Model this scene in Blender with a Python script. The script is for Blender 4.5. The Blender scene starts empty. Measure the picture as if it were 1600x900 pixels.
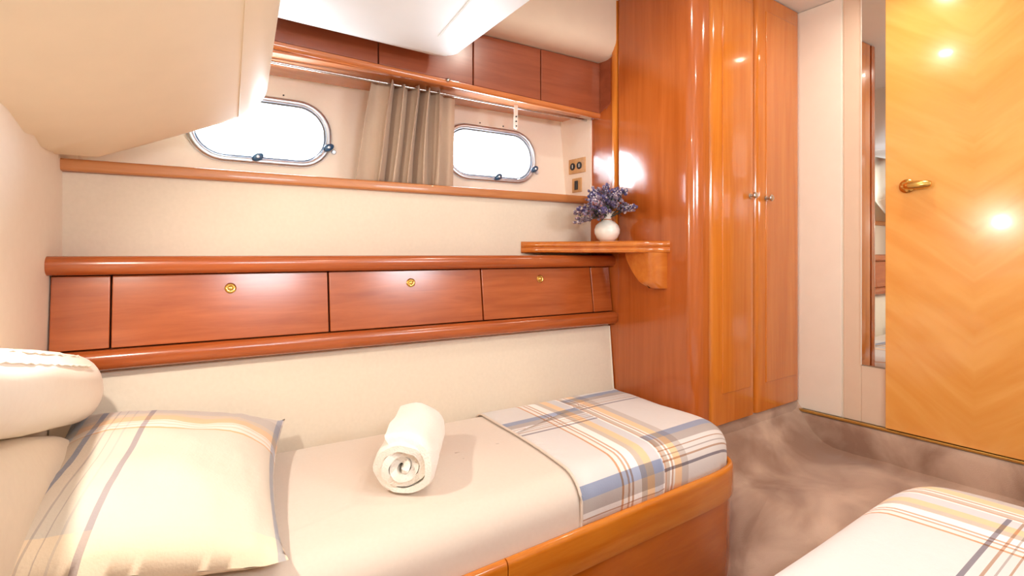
import bpy, bmesh, math, random
from mathutils import Vector, Matrix, noise

random.seed(7)
SC = bpy.context.scene
COL = SC.collection
pi = math.pi

# ------------------------------------------------------------------ camera
AIM = math.radians(54.841)
cam_d = bpy.data.cameras.new('camera')
cam = bpy.data.objects.new('camera', cam_d)
COL.objects.link(cam)
cam.location = (0, 0, 1.25)
cam.rotation_euler = (pi / 2, 0, AIM - pi / 2)
cam_d.sensor_width = 36
cam_d.lens = 810 / 1600 * 36
cam_d.shift_y = -54 / 1600
cam_d.clip_start = 0.02
SC.camera = cam

# ------------------------------------------------------------------ world, light, exposure
world = bpy.data.worlds.new('daylight')
SC.world = world
world.use_nodes = True
bg = world.node_tree.nodes['Background']
bg.inputs[0].default_value = (0.86, 0.93, 1.0, 1)
bg.inputs[1].default_value = 42.0
SC.view_settings.view_transform = 'Standard'
SC.view_settings.look = 'None'
SC.view_settings.gamma = 1
SC.view_settings.use_curve_mapping = False
SC.view_settings.exposure = -0.1
try:
    SC.cycles.use_denoising = True
    SC.cycles.max_bounces = 12
    SC.cycles.diffuse_bounces = 8
    SC.cycles.glossy_bounces = 5
    SC.cycles.sample_clamp_indirect = 6.0
    SC.cycles.caustics_reflective = False
    SC.cycles.caustics_refractive = False
except Exception:
    pass
LAMP_W = 4.0
WARM = (1.0, 0.905, 0.785)


# ------------------------------------------------------------------ materials
def lin(r, g, b):
    def c(v):
        v /= 255
        return v / 12.92 if v <= .04045 else ((v + .055) / 1.055) ** 2.4
    return (c(r), c(g), c(b), 1)


def new_mat(name):
    m = bpy.data.materials.new(name)
    m.use_nodes = True
    nt = m.node_tree
    return m, nt, nt.nodes['Principled BSDF']


def node(nt, kind, **kw):
    n = nt.nodes.new(kind)
    for k, v in kw.items():
        setattr(n, k, v)
    return n


def cloth(name, c, c2=None, rough=.85, scale=60, bump=.15, sheen=.2, bscale=None, dist=.002):
    m, nt, b = new_mat(name)
    tc = node(nt, 'ShaderNodeTexCoord')
    nz = node(nt, 'ShaderNodeTexNoise')
    nz.inputs['Scale'].default_value = scale
    nz.inputs['Detail'].default_value = 4
    nt.links.new(tc.outputs['Object'], nz.inputs['Vector'])
    mx = node(nt, 'ShaderNodeMix', data_type='RGBA')
    mx.inputs[6].default_value = lin(*c)
    mx.inputs[7].default_value = lin(*(c2 or tuple(int(v * .94) for v in c)))
    nt.links.new(nz.outputs['Fac'], mx.inputs[0])
    nt.links.new(mx.outputs[2], b.inputs['Base Color'])
    b.inputs['Roughness'].default_value = rough
    b.inputs['Sheen Weight'].default_value = sheen
    if bump:
        bz = nz
        if bscale:
            bz = node(nt, 'ShaderNodeTexNoise')
            bz.inputs['Scale'].default_value = bscale
            nt.links.new(tc.outputs['Object'], bz.inputs['Vector'])
        bp = node(nt, 'ShaderNodeBump')
        bp.inputs['Strength'].default_value = bump
        bp.inputs['Distance'].default_value = dist
        nt.links.new(bz.outputs['Fac'], bp.inputs['Height'])
        nt.links.new(bp.outputs['Normal'], b.inputs['Normal'])
    return m


def wood(name, c1, c2, stretch=(18, 18, 1.2), rough=.16, coat=.6, rot=(0, 0, 0), lo=.3, hi=.75, cr=.05):
    m, nt, b = new_mat(name)
    tc = node(nt, 'ShaderNodeTexCoord')
    mp = node(nt, 'ShaderNodeMapping')
    mp.inputs['Scale'].default_value = stretch
    mp.inputs['Rotation'].default_value = rot
    nt.links.new(tc.outputs['Object'], mp.inputs['Vector'])
    nz = node(nt, 'ShaderNodeTexNoise')
    nz.inputs['Scale'].default_value = 1.6
    nz.inputs['Detail'].default_value = 6
    nz.inputs['Roughness'].default_value = .62
    nz.inputs['Distortion'].default_value = .5
    nt.links.new(mp.outputs['Vector'], nz.inputs['Vector'])
    rp = node(nt, 'ShaderNodeValToRGB')
    rp.color_ramp.elements[0].position = lo
    rp.color_ramp.elements[0].color = lin(*c2)
    rp.color_ramp.elements[1].position = hi
    rp.color_ramp.elements[1].color = lin(*c1)
    nt.links.new(nz.outputs['Fac'], rp.inputs['Fac'])
    nt.links.new(rp.outputs['Color'], b.inputs['Base Color'])
    b.inputs['Roughness'].default_value = rough
    b.inputs['Coat Weight'].default_value = coat
    b.inputs['Coat Roughness'].default_value = cr
    return m


def plain(name, c, rough=.5, metal=0, coat=0, vary=.06):
    m, nt, b = new_mat(name)
    tc = node(nt, 'ShaderNodeTexCoord')
    nz = node(nt, 'ShaderNodeTexNoise')
    nz.inputs['Scale'].default_value = 14
    nt.links.new(tc.outputs['Object'], nz.inputs['Vector'])
    mx = node(nt, 'ShaderNodeMix', data_type='RGBA')
    mx.inputs[6].default_value = lin(*c)
    mx.inputs[7].default_value = lin(*tuple(int(v * (1 - vary)) for v in c))
    nt.links.new(nz.outputs['Fac'], mx.inputs[0])
    nt.links.new(mx.outputs[2], b.inputs['Base Color'])
    b.inputs['Roughness'].default_value = rough
    b.inputs['Metallic'].default_value = metal
    b.inputs['Coat Weight'].default_value = coat
    return m


def emit(name, c, s):
    m, nt, b = new_mat(name)
    b.inputs['Base Color'].default_value = (*c, 1)
    b.inputs['Emission Color'].default_value = (*c, 1)
    b.inputs['Emission Strength'].default_value = s
    return m


def pane_mat():
    m = bpy.data.materials.new('porthole_glass')
    m.use_nodes = True
    nt = m.node_tree
    nt.nodes.clear()
    out = node(nt, 'ShaderNodeOutputMaterial')
    tr = node(nt, 'ShaderNodeBsdfTransparent')
    tr.inputs[0].default_value = (.95, .98, 1, 1)
    gl = node(nt, 'ShaderNodeBsdfGlossy')
    gl.inputs['Roughness'].default_value = .02
    fr = node(nt, 'ShaderNodeFresnel')
    fr.inputs[0].default_value = 1.35
    mx = node(nt, 'ShaderNodeMixShader')
    nt.links.new(fr.outputs[0], mx.inputs[0])
    nt.links.new(tr.outputs[0], mx.inputs[1])
    nt.links.new(gl.outputs[0], mx.inputs[2])
    nt.links.new(mx.outputs[0], out.inputs[0])
    return m


def stripes(nt, fac_socket, stops, lo, hi):
    """constant colour bands over the range lo..hi of a coordinate in metres"""
    mr = node(nt, 'ShaderNodeMapRange')
    mr.inputs['From Min'].default_value = lo
    mr.inputs['From Max'].default_value = hi
    nt.links.new(fac_socket, mr.inputs['Value'])
    rp = node(nt, 'ShaderNodeValToRGB')
    cr = rp.color_ramp
    cr.interpolation = 'CONSTANT'
    while len(cr.elements) > 1:
        cr.elements.remove(cr.elements[-1])
    first = True
    for p, c in stops:
        q = min(max((p - lo) / (hi - lo), 0), 1)
        if first:
            e = cr.elements[0]
            e.position = q
            first = False
        else:
            e = cr.elements.new(q)
        e.color = lin(*c)
    nt.links.new(mr.outputs['Result'], rp.inputs['Fac'])
    return rp.outputs['Color']


def fabric_finish(nt, b, col, bump=.25, scale=220):
    tc = node(nt, 'ShaderNodeTexCoord')
    nz = node(nt, 'ShaderNodeTexNoise')
    nz.inputs['Scale'].default_value = scale
    nz.inputs['Detail'].default_value = 3
    nt.links.new(tc.outputs['Object'], nz.inputs['Vector'])
    nz2 = node(nt, 'ShaderNodeTexNoise')
    nz2.inputs['Scale'].default_value = 18
    nt.links.new(tc.outputs['Object'], nz2.inputs['Vector'])
    ad = node(nt, 'ShaderNodeMath', operation='MULTIPLY_ADD')
    nt.links.new(nz2.outputs['Fac'], ad.inputs[0])
    ad.inputs[1].default_value = 5
    nt.links.new(nz.outputs['Fac'], ad.inputs[2])
    bp = node(nt, 'ShaderNodeBump')
    bp.inputs['Strength'].default_value = bump
    bp.inputs['Distance'].default_value = .002
    nt.links.new(ad.outputs[0], bp.inputs['Height'])
    nt.links.new(bp.outputs['Normal'], b.inputs['Normal'])
    nt.links.new(col, b.inputs['Base Color'])
    b.inputs['Roughness'].default_value = .85
    b.inputs['Sheen Weight'].default_value = .15


def mult(nt, a, c):
    mx = node(nt, 'ShaderNodeMix', data_type='RGBA', blend_type='MULTIPLY')
    mx.inputs[0].default_value = 1
    nt.links.new(a, mx.inputs[6])
    nt.links.new(c, mx.inputs[7])
    return mx.outputs[2]


W_, CR = (250, 249, 248), (222, 220, 220)
BLUE, GREY, TAN, ORG, BRN, DRK = (164, 178, 208), (200, 193, 190), (206, 194, 182), (240, 208, 168), (204, 172, 150), (150, 146, 158)


def plaid_mat():
    m, nt, b = new_mat('plaid_cotton')
    uv = node(nt, 'ShaderNodeUVMap', uv_map='cloth')
    sp = node(nt, 'ShaderNodeSeparateXYZ')
    nt.links.new(uv.outputs['UV'], sp.inputs[0])
    U, V = sp.outputs[0], sp.outputs[1]
    us = [(0, CR), (1.055, (206, 158, 120)), (1.064, (240, 236, 232)), (1.082, BRN), (1.086, W_), (1.100, BRN), (1.104, W_), (1.118, BRN),
          (1.122, W_), (1.134, TAN), (1.162, ORG), (1.190, (214, 216, 222)), (1.232, W_), (1.240, BRN), (1.246, TAN), (1.262, W_),
          (1.270, BRN), (1.275, (240, 236, 232)), (1.285, ORG), (1.315, GREY), (1.350, CR), (1.60, BRN), (1.607, CR)]
    cu = stripes(nt, U, us, 0, 2)
    # the cloth is folded double from this line on, so the cross bands sit a hand further up
    gt = node(nt, 'ShaderNodeMath', operation='GREATER_THAN')
    nt.links.new(U, gt.inputs[0])
    gt.inputs[1].default_value = 1.240
    sh = node(nt, 'ShaderNodeMath', operation='MULTIPLY_ADD')
    nt.links.new(gt.outputs[0], sh.inputs[0])
    sh.inputs[1].default_value = -.10
    nt.links.new(V, sh.inputs[2])
    sub = node(nt, 'ShaderNodeMath', operation='SUBTRACT')
    sub.inputs[0].default_value = 1.43 + .44
    nt.links.new(sh.outputs[0], sub.inputs[1])
    md = node(nt, 'ShaderNodeMath', operation='MODULO')
    nt.links.new(sub.outputs[0], md.inputs[0])
    md.inputs[1].default_value = .44
    vs = [(0, BLUE), (.032, GREY), (.065, W_), (.078, BRN), (.082, W_), (.093, GREY), (.097, W_), (.108, BRN), (.112, W_),
          (.128, DRK), (.137, (250, 249, 248))]
    cv = stripes(nt, md.outputs[0], vs, 0, .44)
    fabric_finish(nt, b, mult(nt, cu, cv), .3)
    return m


def pillow_mat():
    m, nt, b = new_mat('striped_pillowcase')
    uv = node(nt, 'ShaderNodeUVMap', uv_map='cloth')
    sp = node(nt, 'ShaderNodeSeparateXYZ')
    nt.links.new(uv.outputs['UV'], sp.inputs[0])
    C0 = (230, 225, 217)
    us = [(0, (176, 190, 206)), (.07, (214, 202, 186)), (.13, (150, 158, 180)), (.16, (232, 224, 214)), (.205, GREY), (.212, C0), (.245, GREY),
          (.25, C0), (.285, (214, 210, 208)), (.292, C0), (.345, (176, 170, 178)), (.37, C0), (.962, (176, 184, 202)), (.99, C0)]
    vs = [(0, (252, 238, 216)), (.075, C0), (.60, (236, 196, 152)), (.612, W_), (.635, (240, 222, 202)), (.642, W_), (.665, (240, 222, 202)),
          (.672, W_), (.685, (246, 214, 178)), (.755, (226, 214, 202)), (.80, (212, 208, 210)), (.90, (226, 222, 224))]
    cu = stripes(nt, sp.outputs[0], us, 0, 1)
    cv = stripes(nt, sp.outputs[1], vs, 0, 1)
    fabric_finish(nt, b, mult(nt, cu, cv), .3)
    return m


def door_mat():
    m, nt, b = new_mat('bookmatched_veneer')
    tc = node(nt, 'ShaderNodeTexCoord')
    sp = node(nt, 'ShaderNodeSeparateXYZ')
    nt.links.new(tc.outputs['Object'], sp.inputs[0])
    s = node(nt, 'ShaderNodeMath', operation='SUBTRACT')
    nt.links.new(sp.outputs[1], s.inputs[0])
    s.inputs[1].default_value = .566
    ab = node(nt, 'ShaderNodeMath', operation='ABSOLUTE')
    nt.links.new(s.outputs[0], ab.inputs[0])
    cb = node(nt, 'ShaderNodeCombineXYZ')
    nt.links.new(ab.outputs[0], cb.inputs[1])
    nt.links.new(sp.outputs[2], cb.inputs[2])
    mp = node(nt, 'ShaderNodeMapping')
    mr_ = node(nt, 'ShaderNodeMapping')
    mr_.inputs['Rotation'].default_value = (math.radians(-38), 0, 0)
    nt.links.new(cb.outputs[0], mr_.inputs['Vector'])
    mp.inputs['Scale'].default_value = (1, 1.2, 8)
    nt.links.new(mr_.outputs[0], mp.inputs['Vector'])
    nz = node(nt, 'ShaderNodeTexNoise')
    nz.inputs['Scale'].default_value = 1.7
    nz.inputs['Detail'].default_value = 5
    nz.inputs['Distortion'].default_value = .8
    nt.links.new(mp.outputs[0], nz.inputs['Vector'])
    rp = node(nt, 'ShaderNodeValToRGB')
    rp.color_ramp.elements[0].position = .3
    rp.color_ramp.elements[0].color = lin(228, 158, 74)
    rp.color_ramp.elements[1].position = .7
    rp.color_ramp.elements[1].color = lin(240, 180, 98)
    nt.links.new(nz.outputs['Fac'], rp.inputs['Fac'])
    nt.links.new(rp.outputs['Color'], b.inputs['Base Color'])
    b.inputs['Roughness'].default_value = .18
    b.inputs['Coat Weight'].default_value = .6
    b.inputs['Coat Roughness'].default_value = .05
    return m


def carpet_mat():
    m, nt, b = new_mat('taupe_carpet')
    tc = node(nt, 'ShaderNodeTexCoord')
    n1 = node(nt, 'ShaderNodeTexNoise')
    n1.inputs['Scale'].default_value = 4.5
    n1.inputs['Detail'].default_value = 5
    n1.inputs['Distortion'].default_value = .6
    nt.links.new(tc.outputs['Object'], n1.inputs['Vector'])
    rp = node(nt, 'ShaderNodeValToRGB')
    rp.color_ramp.elements[0].position = .35
    rp.color_ramp.elements[0].color = lin(142, 112, 94)
    rp.color_ramp.elements[1].position = .68
    rp.color_ramp.elements[1].color = lin(198, 174, 156)  # random mottling; its pale tone doubles as painted light sheen on the floor
    nt.links.new(n1.outputs['Fac'], rp.inputs['Fac'])
    nt.links.new(rp.outputs['Color'], b.inputs['Base Color'])
    n2 = node(nt, 'ShaderNodeTexNoise')
    n2.inputs['Scale'].default_value = 350
    nt.links.new(tc.outputs['Object'], n2.inputs['Vector'])
    bp = node(nt, 'ShaderNodeBump')
    bp.inputs['Strength'].default_value = .5
    bp.inputs['Distance'].default_value = .003
    nt.links.new(n2.outputs['Fac'], bp.inputs['Height'])
    nt.links.new(bp.outputs['Normal'], b.inputs['Normal'])
    b.inputs['Roughness'].default_value = .75
    b.inputs['Sheen Weight'].default_value = .6
    b.inputs['Sheen Roughness'].default_value = .4
    return m


M = {
    'vinyl': cloth('cream_vinyl', (234, 222, 204), (228, 215, 196), rough=.55, scale=40, bump=.05, sheen=.05),
    'pad': cloth('beige_padding', (224, 212, 194), (214, 202, 184), rough=.8, scale=90, bump=.15),
    'niche': cloth('niche_lining', (246, 232, 216), (242, 227, 210), rough=.7, scale=80, bump=.06),
    'soffit': plain('white_headlining', (224, 223, 219), .55, vary=.02),
    'slab': plain('cream_headlining', (240, 225, 198), .5, vary=.03),
    'liner': plain('beige_headlining', (226, 206, 184), .6, vary=.03),
    'wall': plain('ivory_wall', (240, 232, 220), .5, vary=.03),
    'cherry_h': wood('cherry_along', (176, 92, 42), (146, 68, 26), (1.6, 16, 22), rough=.25, coat=.45, cr=.16),
    'cherry_up': wood('cherry_upper', (158, 84, 54), (134, 66, 40), (1.6, 16, 22), rough=.28, coat=.4, cr=.2),
    'cherry_v': wood('cherry_upright', (186, 100, 42), (160, 78, 24), (16, 16, 1.0)),
    'cherry_door': wood('cherry_door', (210, 128, 46), (188, 102, 22), (16, 16, 1.0)),
    'cherry_rail': wood('cherry_bunk', (214, 136, 46), (190, 106, 22), (1.4, 14, 14)),
    'cherry_base': wood('cherry_bunk_front', (198, 110, 24), (172, 84, 8), (1.6, 12, 10)),
    'cherry_under': wood('cherry_lit_underside', (206, 128, 72), (186, 104, 52), (1.6, 16, 22), rough=.2),  # paler than the locker fronts: daylight on the underside put into the colour
    'sill': wood('sill_oak', (196, 132, 78), (172, 106, 58), (1.6, 16, 22), rough=.35, coat=.2),
    'shelf': wood('shelf_cherry', (204, 122, 46), (178, 92, 28), (1.4, 14, 14)),
    'dark': plain('shadow_gap', (58, 24, 12), .7),
    'brass': plain('polished_brass', (226, 186, 104), .2, metal=1),
    'steel': plain('brushed_steel', (206, 204, 200), .25, metal=1),
    'chrome': plain('chrome', (226, 234, 244), .35, metal=1),
    'latch': plain('blue_black_latch', (40, 82, 120), .3, coat=.5),
    'white_plastic': plain('white_plastic', (240, 236, 228), .4),
    'socket': wood('socket_veneer', (214, 168, 112), (190, 142, 88), (4, 30, 10), rough=.4, coat=.1),
    'black': plain('black_plastic', (28, 22, 22), .4),
    'ceramic': plain('white_ceramic', (246, 243, 236), .25, coat=.6),
    'sheet': cloth('cream_sheet', (220, 208, 196), (214, 201, 188), rough=.9, scale=120, bump=.2, bscale=14, dist=.003),
    'curtain': cloth('taupe_curtain', (206, 184, 162), (196, 173, 150), rough=.8, scale=120, bump=.1),
    'towel': cloth('white_terry', (250, 246, 238), (242, 236, 226), rough=.95, scale=260, bump=.7, sheen=.4, dist=.004),
    'bolster': cloth('ivory_upholstery', (236, 228, 212), (230, 220, 203), rough=.7, scale=70, bump=.1),
    'bolster_d': cloth('beige_upholstery', (222, 208, 184), (214, 199, 175), rough=.75, scale=70, bump=.1),
    'stem': plain('dry_green_stem', (70, 80, 72), .8),
    'petal': plain('violet_bud', (84, 74, 124), .7, vary=.3),
    'petal2': plain('mauve_bud', (136, 120, 144), .7, vary=.3),
    'petal3': plain('pale_bud', (214, 200, 204), .7, vary=.1),
    'petal4': plain('rust_bud', (150, 92, 84), .7, vary=.1),
    'mirror': plain('silvered_glass', (225, 228, 226), .01, metal=1, vary=0),
    'glass': pane_mat(),
    'plaid': plaid_mat(),
    'pillow': pillow_mat(),
    'veneer': door_mat(),
    'carpet': carpet_mat(),
    'lamp_glass': emit('lamp_glass', (1, .86, .68), 14),
}


def translucent(m, amount):
    nt = m.node_tree
    b = nt.nodes['Principled BSDF']
    out = nt.nodes['Material Output']
    tl = node(nt, 'ShaderNodeBsdfTranslucent')
    tl.inputs[0].default_value = lin(226, 200, 172)
    mx = node(nt, 'ShaderNodeMixShader')
    mx.inputs[0].default_value = amount
    nt.links.new(b.outputs[0], mx.inputs[1])
    nt.links.new(tl.outputs[0], mx.inputs[2])
    nt.links.new(mx.outputs[0], out.inputs[0])


translucent(M['curtain'], .22)


# ------------------------------------------------------------------ object helpers
def link(name, bm, mat, parent=None, smooth=False, angle=40, mats=None):
    me = bpy.data.meshes.new(name)
    bmesh.ops.recalc_face_normals(bm, faces=bm.faces[:])
    bm.to_mesh(me)
    bm.free()
    o = bpy.data.objects.new(name, me)
    for mm in (mats or [mat]):
        me.materials.append(M[mm] if isinstance(mm, str) else mm)
    COL.objects.link(o)
    if smooth:
        for p in me.polygons:
            p.use_smooth = True
        me.set_sharp_from_angle(angle=math.radians(angle))
    if parent is not None:
        o.parent = parent
        o.matrix_parent_inverse = Matrix.Translation(-Vector(parent.location))
    return o


def tag(o, label, cat, group=None, kind=None):
    o['label'] = label
    o['category'] = cat
    if group:
        o['group'] = group
    if kind:
        o['kind'] = kind
    return o


def thing(name, loc, label, cat, group=None, kind=None):
    o = bpy.data.objects.new(name, None)
    o.location = loc
    o.empty_display_size = .05
    COL.objects.link(o)
    return tag(o, label, cat, group, kind)


TH = math.radians(4.195)
UX, UY = math.cos(TH), -math.sin(TH)      # along the hull side
NX, NY = math.sin(TH), math.cos(TH)       # outboard
PX = 1.68                                  # wardrobe flank


def W(s, n, z):
    return Vector((UX * s + NX * n, UY * s + NY * n, z))


def s_right(n, x=PX):
    return (x - NX * n) / UX


def s_left(n):
    # the head bulkhead: X = -.19 - .12 * (1.9 - Y)
    return (-.19 - .12 * 1.9 + .12 * NY * n - NX * n) / (UX - .12 * UY)


def rrect(a0, a1, b0, b1, r, seg=5, tilt=0):
    pts = []
    r = min(r, (a1 - a0) / 2 - 1e-5, (b1 - b0) / 2 - 1e-5)
    for cx, cy, t0 in ((a1 - r, b1 - r, 0), (a0 + r, b1 - r, 90), (a0 + r, b0 + r, 180), (a1 - r, b0 + r, 270)):
        for k in range(seg + 1):
            t = math.radians(t0 + 90 * k / seg)
            x, y = cx + r * math.cos(t), cy + r * math.sin(t)
            pts.append((x + tilt * (y - b0), y))
    return pts


def loft(bm, rings, caps=True, closed=True):
    vs = [[bm.verts.new(p) for p in r] for r in rings]
    n = len(vs[0])
    for a, b in zip(vs, vs[1:]):
        for i in range(n if closed else n - 1):
            j = (i + 1) % n
            bm.faces.new((a[i], a[j], b[j], b[i]))
    if caps:
        bm.faces.new(vs[0][::-1])
        bm.faces.new(vs[-1])
    return vs


def sweep_wall(name, prof, mat, parent=None, s0=None, s1=None, smooth=True, gap=0.0):
    """prof = [(n, z)], run along the hull side between s0 and s1 (None: meets the bulkheads)"""
    bm = bmesh.new()
    r0 = [W(s_left(n) + gap if s0 is None else s0, n, z) for n, z in prof]
    r1 = [W(s_right(n) - gap if s1 is None else s1, n, z) for n, z in prof]
    loft(bm, [r0, r1])
    return link(name, bm, mat, parent, smooth)


def bbox_bm(bm, x0, x1, y0, y1, z0, z1, bev=0, seg=2):
    b2 = bmesh.new()
    bmesh.ops.create_cube(b2, size=1)
    for v in b2.verts:
        v.co = Vector(((x0 + x1) / 2 + v.co.x * (x1 - x0), (y0 + y1) / 2 + v.co.y * (y1 - y0), (z0 + z1) / 2 + v.co.z * (z1 - z0)))
    if bev:
        bmesh.ops.bevel(b2, geom=b2.edges[:], offset=bev, segments=seg, profile=.5, affect='EDGES')
    me = bpy.data.meshes.new('tmp')
    b2.to_mesh(me)
    b2.free()
    bm.from_mesh(me)
    bpy.data.meshes.remove(me)


def box(name, x0, x1, y0, y1, z0, z1, mat, parent=None, bev=0, seg=2):
    bm = bmesh.new()
    bbox_bm(bm, x0, x1, y0, y1, z0, z1, bev, seg)
    return flat(link(name, bm, mat, parent, bool(bev), 50), bev)


def flat(o, bev):
    if bev:
        o.modifiers.new('weighted_normals', 'WEIGHTED_NORMAL').keep_sharp = True
    return o


def wbox(name, s0, s1, n0, n1, z0, z1, mat, parent=None, bev=0.0, seg=2, tilt=0.0):
    """box in the hull frame; tilt leans its outboard offset with height"""
    bm = bmesh.new()
    bbox_bm(bm, s0, s1, n0, n1, z0, z1, bev, seg)
    for v in bm.verts:
        v.co = W(v.co.x, v.co.y + tilt * (v.co.z - z0), v.co.z)
    return flat(link(name, bm, mat, parent, bool(bev), 50), bev)


def lathe_bm(bm, prof, mtx=Matrix(), seg=24, sx=1, sy=1):
    rings = []
    for r, z in prof:
        rings.append([mtx @ Vector((max(r, 1e-4) * sx * math.cos(2 * pi * k / seg), max(r, 1e-4) * sy * math.sin(2 * pi * k / seg), z)) for k in range(seg)])
    return loft(bm, rings)


def lathe(name, prof, mat, parent=None, mtx=Matrix(), seg=24, sx=1, sy=1):
    bm = bmesh.new()
    lathe_bm(bm, prof, mtx, seg, sx, sy)
    return link(name, bm, mat, parent, True, 50)


def tube_bm(bm, pts, r, seg=8, closed=False):
    pts = [Vector(p) for p in pts]
    rings = []
    up = Vector((0, 0, 1))
    n = len(pts)
    for i, p in enumerate(pts):
        a = pts[(i - 1) % n] if (i or closed) else p
        b = pts[(i + 1) % n] if (i < n - 1 or closed) else p
        t = (b - a).normalized()
        ref = up if abs(t.dot(up)) < .95 else Vector((1, 0, 0))
        e1 = t.cross(ref).normalized()
        e2 = t.cross(e1)
        rr = r(i / max(n - 1, 1)) if callable(r) else r
        rings.append([p + rr * (math.cos(2 * pi * k / seg) * e1 + math.sin(2 * pi * k / seg) * e2) for k in range(seg)])
    if closed:
        rings.append(rings[0])
        vs = loft(bm, rings, caps=False)
        bmesh.ops.remove_doubles(bm, verts=bm.verts[:], dist=1e-6)
    else:
        loft(bm, rings)


def tube(name, pts, r, mat, parent=None, seg=8, closed=False):
    bm = bmesh.new()
    tube_bm(bm, pts, r, seg, closed)
    return link(name, bm, mat, parent, True, 60)


def axis_mtx(origin, zdir, xdir=None):
    z = Vector(zdir).normalized()
    x = Vector(xdir) if xdir else (Vector((0, 0, 1)) if abs(z.z) < .9 else Vector((1, 0, 0)))
    x = (x - z * x.dot(z)).normalized()
    y = z.cross(x)
    m = Matrix((x, y, z)).transposed().to_4x4()
    m.translation = Vector(origin)
    return m


# ------------------------------------------------------------------ structure
XR, YF = 2.449, 1.183       # white bulkhead, wardrobe front
ZC = 2.353                  # ceiling by the entrance
YB = -.42                   # opposite hull side

# floor: aisle, ramp, raised entrance
bm = bmesh.new()
nx, ny = 90, 60
grid = []


def floor_z(x, y):
    t = min(max((x - 1.36) / .40, 0), 1)
    t = t * t * (3 - 2 * t)
    z = .40 * t
    # the carpet is coved up into the plinth and the sill
    if x > 1.7:
        k = min((x - 1.7) / .1, 1)
        d = min(max(y - (YF - .17), 0), .17)
        z += k * .15 * (d / .17) ** 2.2
        d2 = min(max(x - (XR - .07), 0), .07)
        z += .03 * (d2 / .07) ** 2
    return z + .0035 * noise.noise(Vector((x * 9, y * 9, 0)))


for i in range(nx + 1):
    row = []
    for j in range(ny + 1):
        x = -.6 + (XR + .6) * i / nx
        y = YB + (2.0 - YB) * j / ny
        row.append(bm.verts.new((x, y, floor_z(x, y))))
    grid.append(row)
for i in range(nx):
    for j in range(ny):
        bm.faces.new((grid[i][j], grid[i + 1][j], grid[i + 1][j + 1], grid[i][j + 1]))
floor = link('floor', bm, 'carpet', None, True, 60)
tag(floor, 'taupe brown carpeted cabin floor with a step up to the entrance', 'floor', kind='structure')

# bulkhead at the head of the bunks
bm = bmesh.new()
p = [(-.154, 2.2), (-.19 - .12 * (1.9 - YB), YB), (-.25 - .12 * (1.9 - YB), YB), (-.29, 2.2)]
loft(bm, [[Vector((x, y, -.02)) for x, y in p], [Vector((x, y, 2.42)) for x, y in p]])
tag(link('wall_left', bm, 'vinyl'), 'cream vinyl bulkhead at the pillow end of the bunk', 'wall', kind='structure')

# padded panel between drawers and sill
sweep_wall('wall_padded', rrect(1.87, 1.93, 1.20, 1.482, .012), 'pad')
tag(bpy.data.objects['wall_padded'], 'beige padded wall panel between the drawer row and the window sill', 'wall', kind='structure')
# closed hull below it, behind drawers and backrest
sweep_wall('wall_hull_lower', [(1.94, -.02), (1.94, 1.48), (2.0, 1.48), (2.0, -.02)], 'pad', smooth=False)
tag(bpy.data.objects['wall_hull_lower'], 'hull lining hidden behind the drawers and backrest', 'wall', kind='structure')
# sill
sweep_wall('trim_1', rrect(1.848, 2.07, 1.478, 1.512, .008), 'sill')
tag(bpy.data.objects['trim_1'], 'light wooden window sill running under both portholes', 'sill', kind='structure')

# outboard wall with two portholes (leans outboard with height)
HN0, HN1, HZ0, HZ1 = 2.03, 2.075, 1.50, 1.91
HT = (HN1 - HN0) / (HZ1 - HZ0)


def H(s, z, off=0):
    return W(s, HN0 + HT * (z - HZ0) + off, z)


def stadium(cs, cz, hw, hh, k=10, corner=.92):
    r = hh * corner
    pts = []
    for ax, az, t0 in ((hw - r, hh - r, 0), (-(hw - r), hh - r, 90), (-(hw - r), -(hh - r), 180), (hw - r, -(hh - r), 270)):
        for q in range(k + 1):
            t = math.radians(t0 + 90 * q / k)
            pts.append((cs + ax + r * math.cos(t), cz + az + r * math.sin(t)))
    return pts


PORT = [(.190, 1.692), (1.122, 1.696)]
PHW, PHH = .214, .104
bm = bmesh.new()
outer = [H(-.42, HZ0), H(1.62, HZ0), H(1.62, HZ1), H(-.42, HZ1)]
edges = []


def add_loop(pts):
    vs = [bm.verts.new(q) for q in pts]
    for i in range(len(vs)):
        edges.append(bm.edges.new((vs[i], vs[(i + 1) % len(vs)])))


add_loop(outer)
for cs, cz in PORT:
    add_loop([H(a, b) for a, b in stadium(cs, cz, PHW, PHH)])
bmesh.ops.triangle_fill(bm, edges=edges, use_beauty=True)
bmesh.ops.solidify(bm, geom=bm.faces[:], thickness=-.05)
hull = link('wall_outboard', bm, 'niche')
tag(hull, 'pinkish beige hull wall pierced by the two oval portholes', 'wall', kind='structure')
# sun-blocking hull above
sweep_wall('wall_hull_upper', [(2.06, 1.905), (2.06, 2.45), (2.13, 2.45), (2.13, 1.905)], 'niche', s0=-.5, s1=1.7, smooth=False)
tag(bpy.data.objects['wall_hull_upper'], 'hull lining hidden behind the upper lockers', 'wall', kind='structure')


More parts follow.
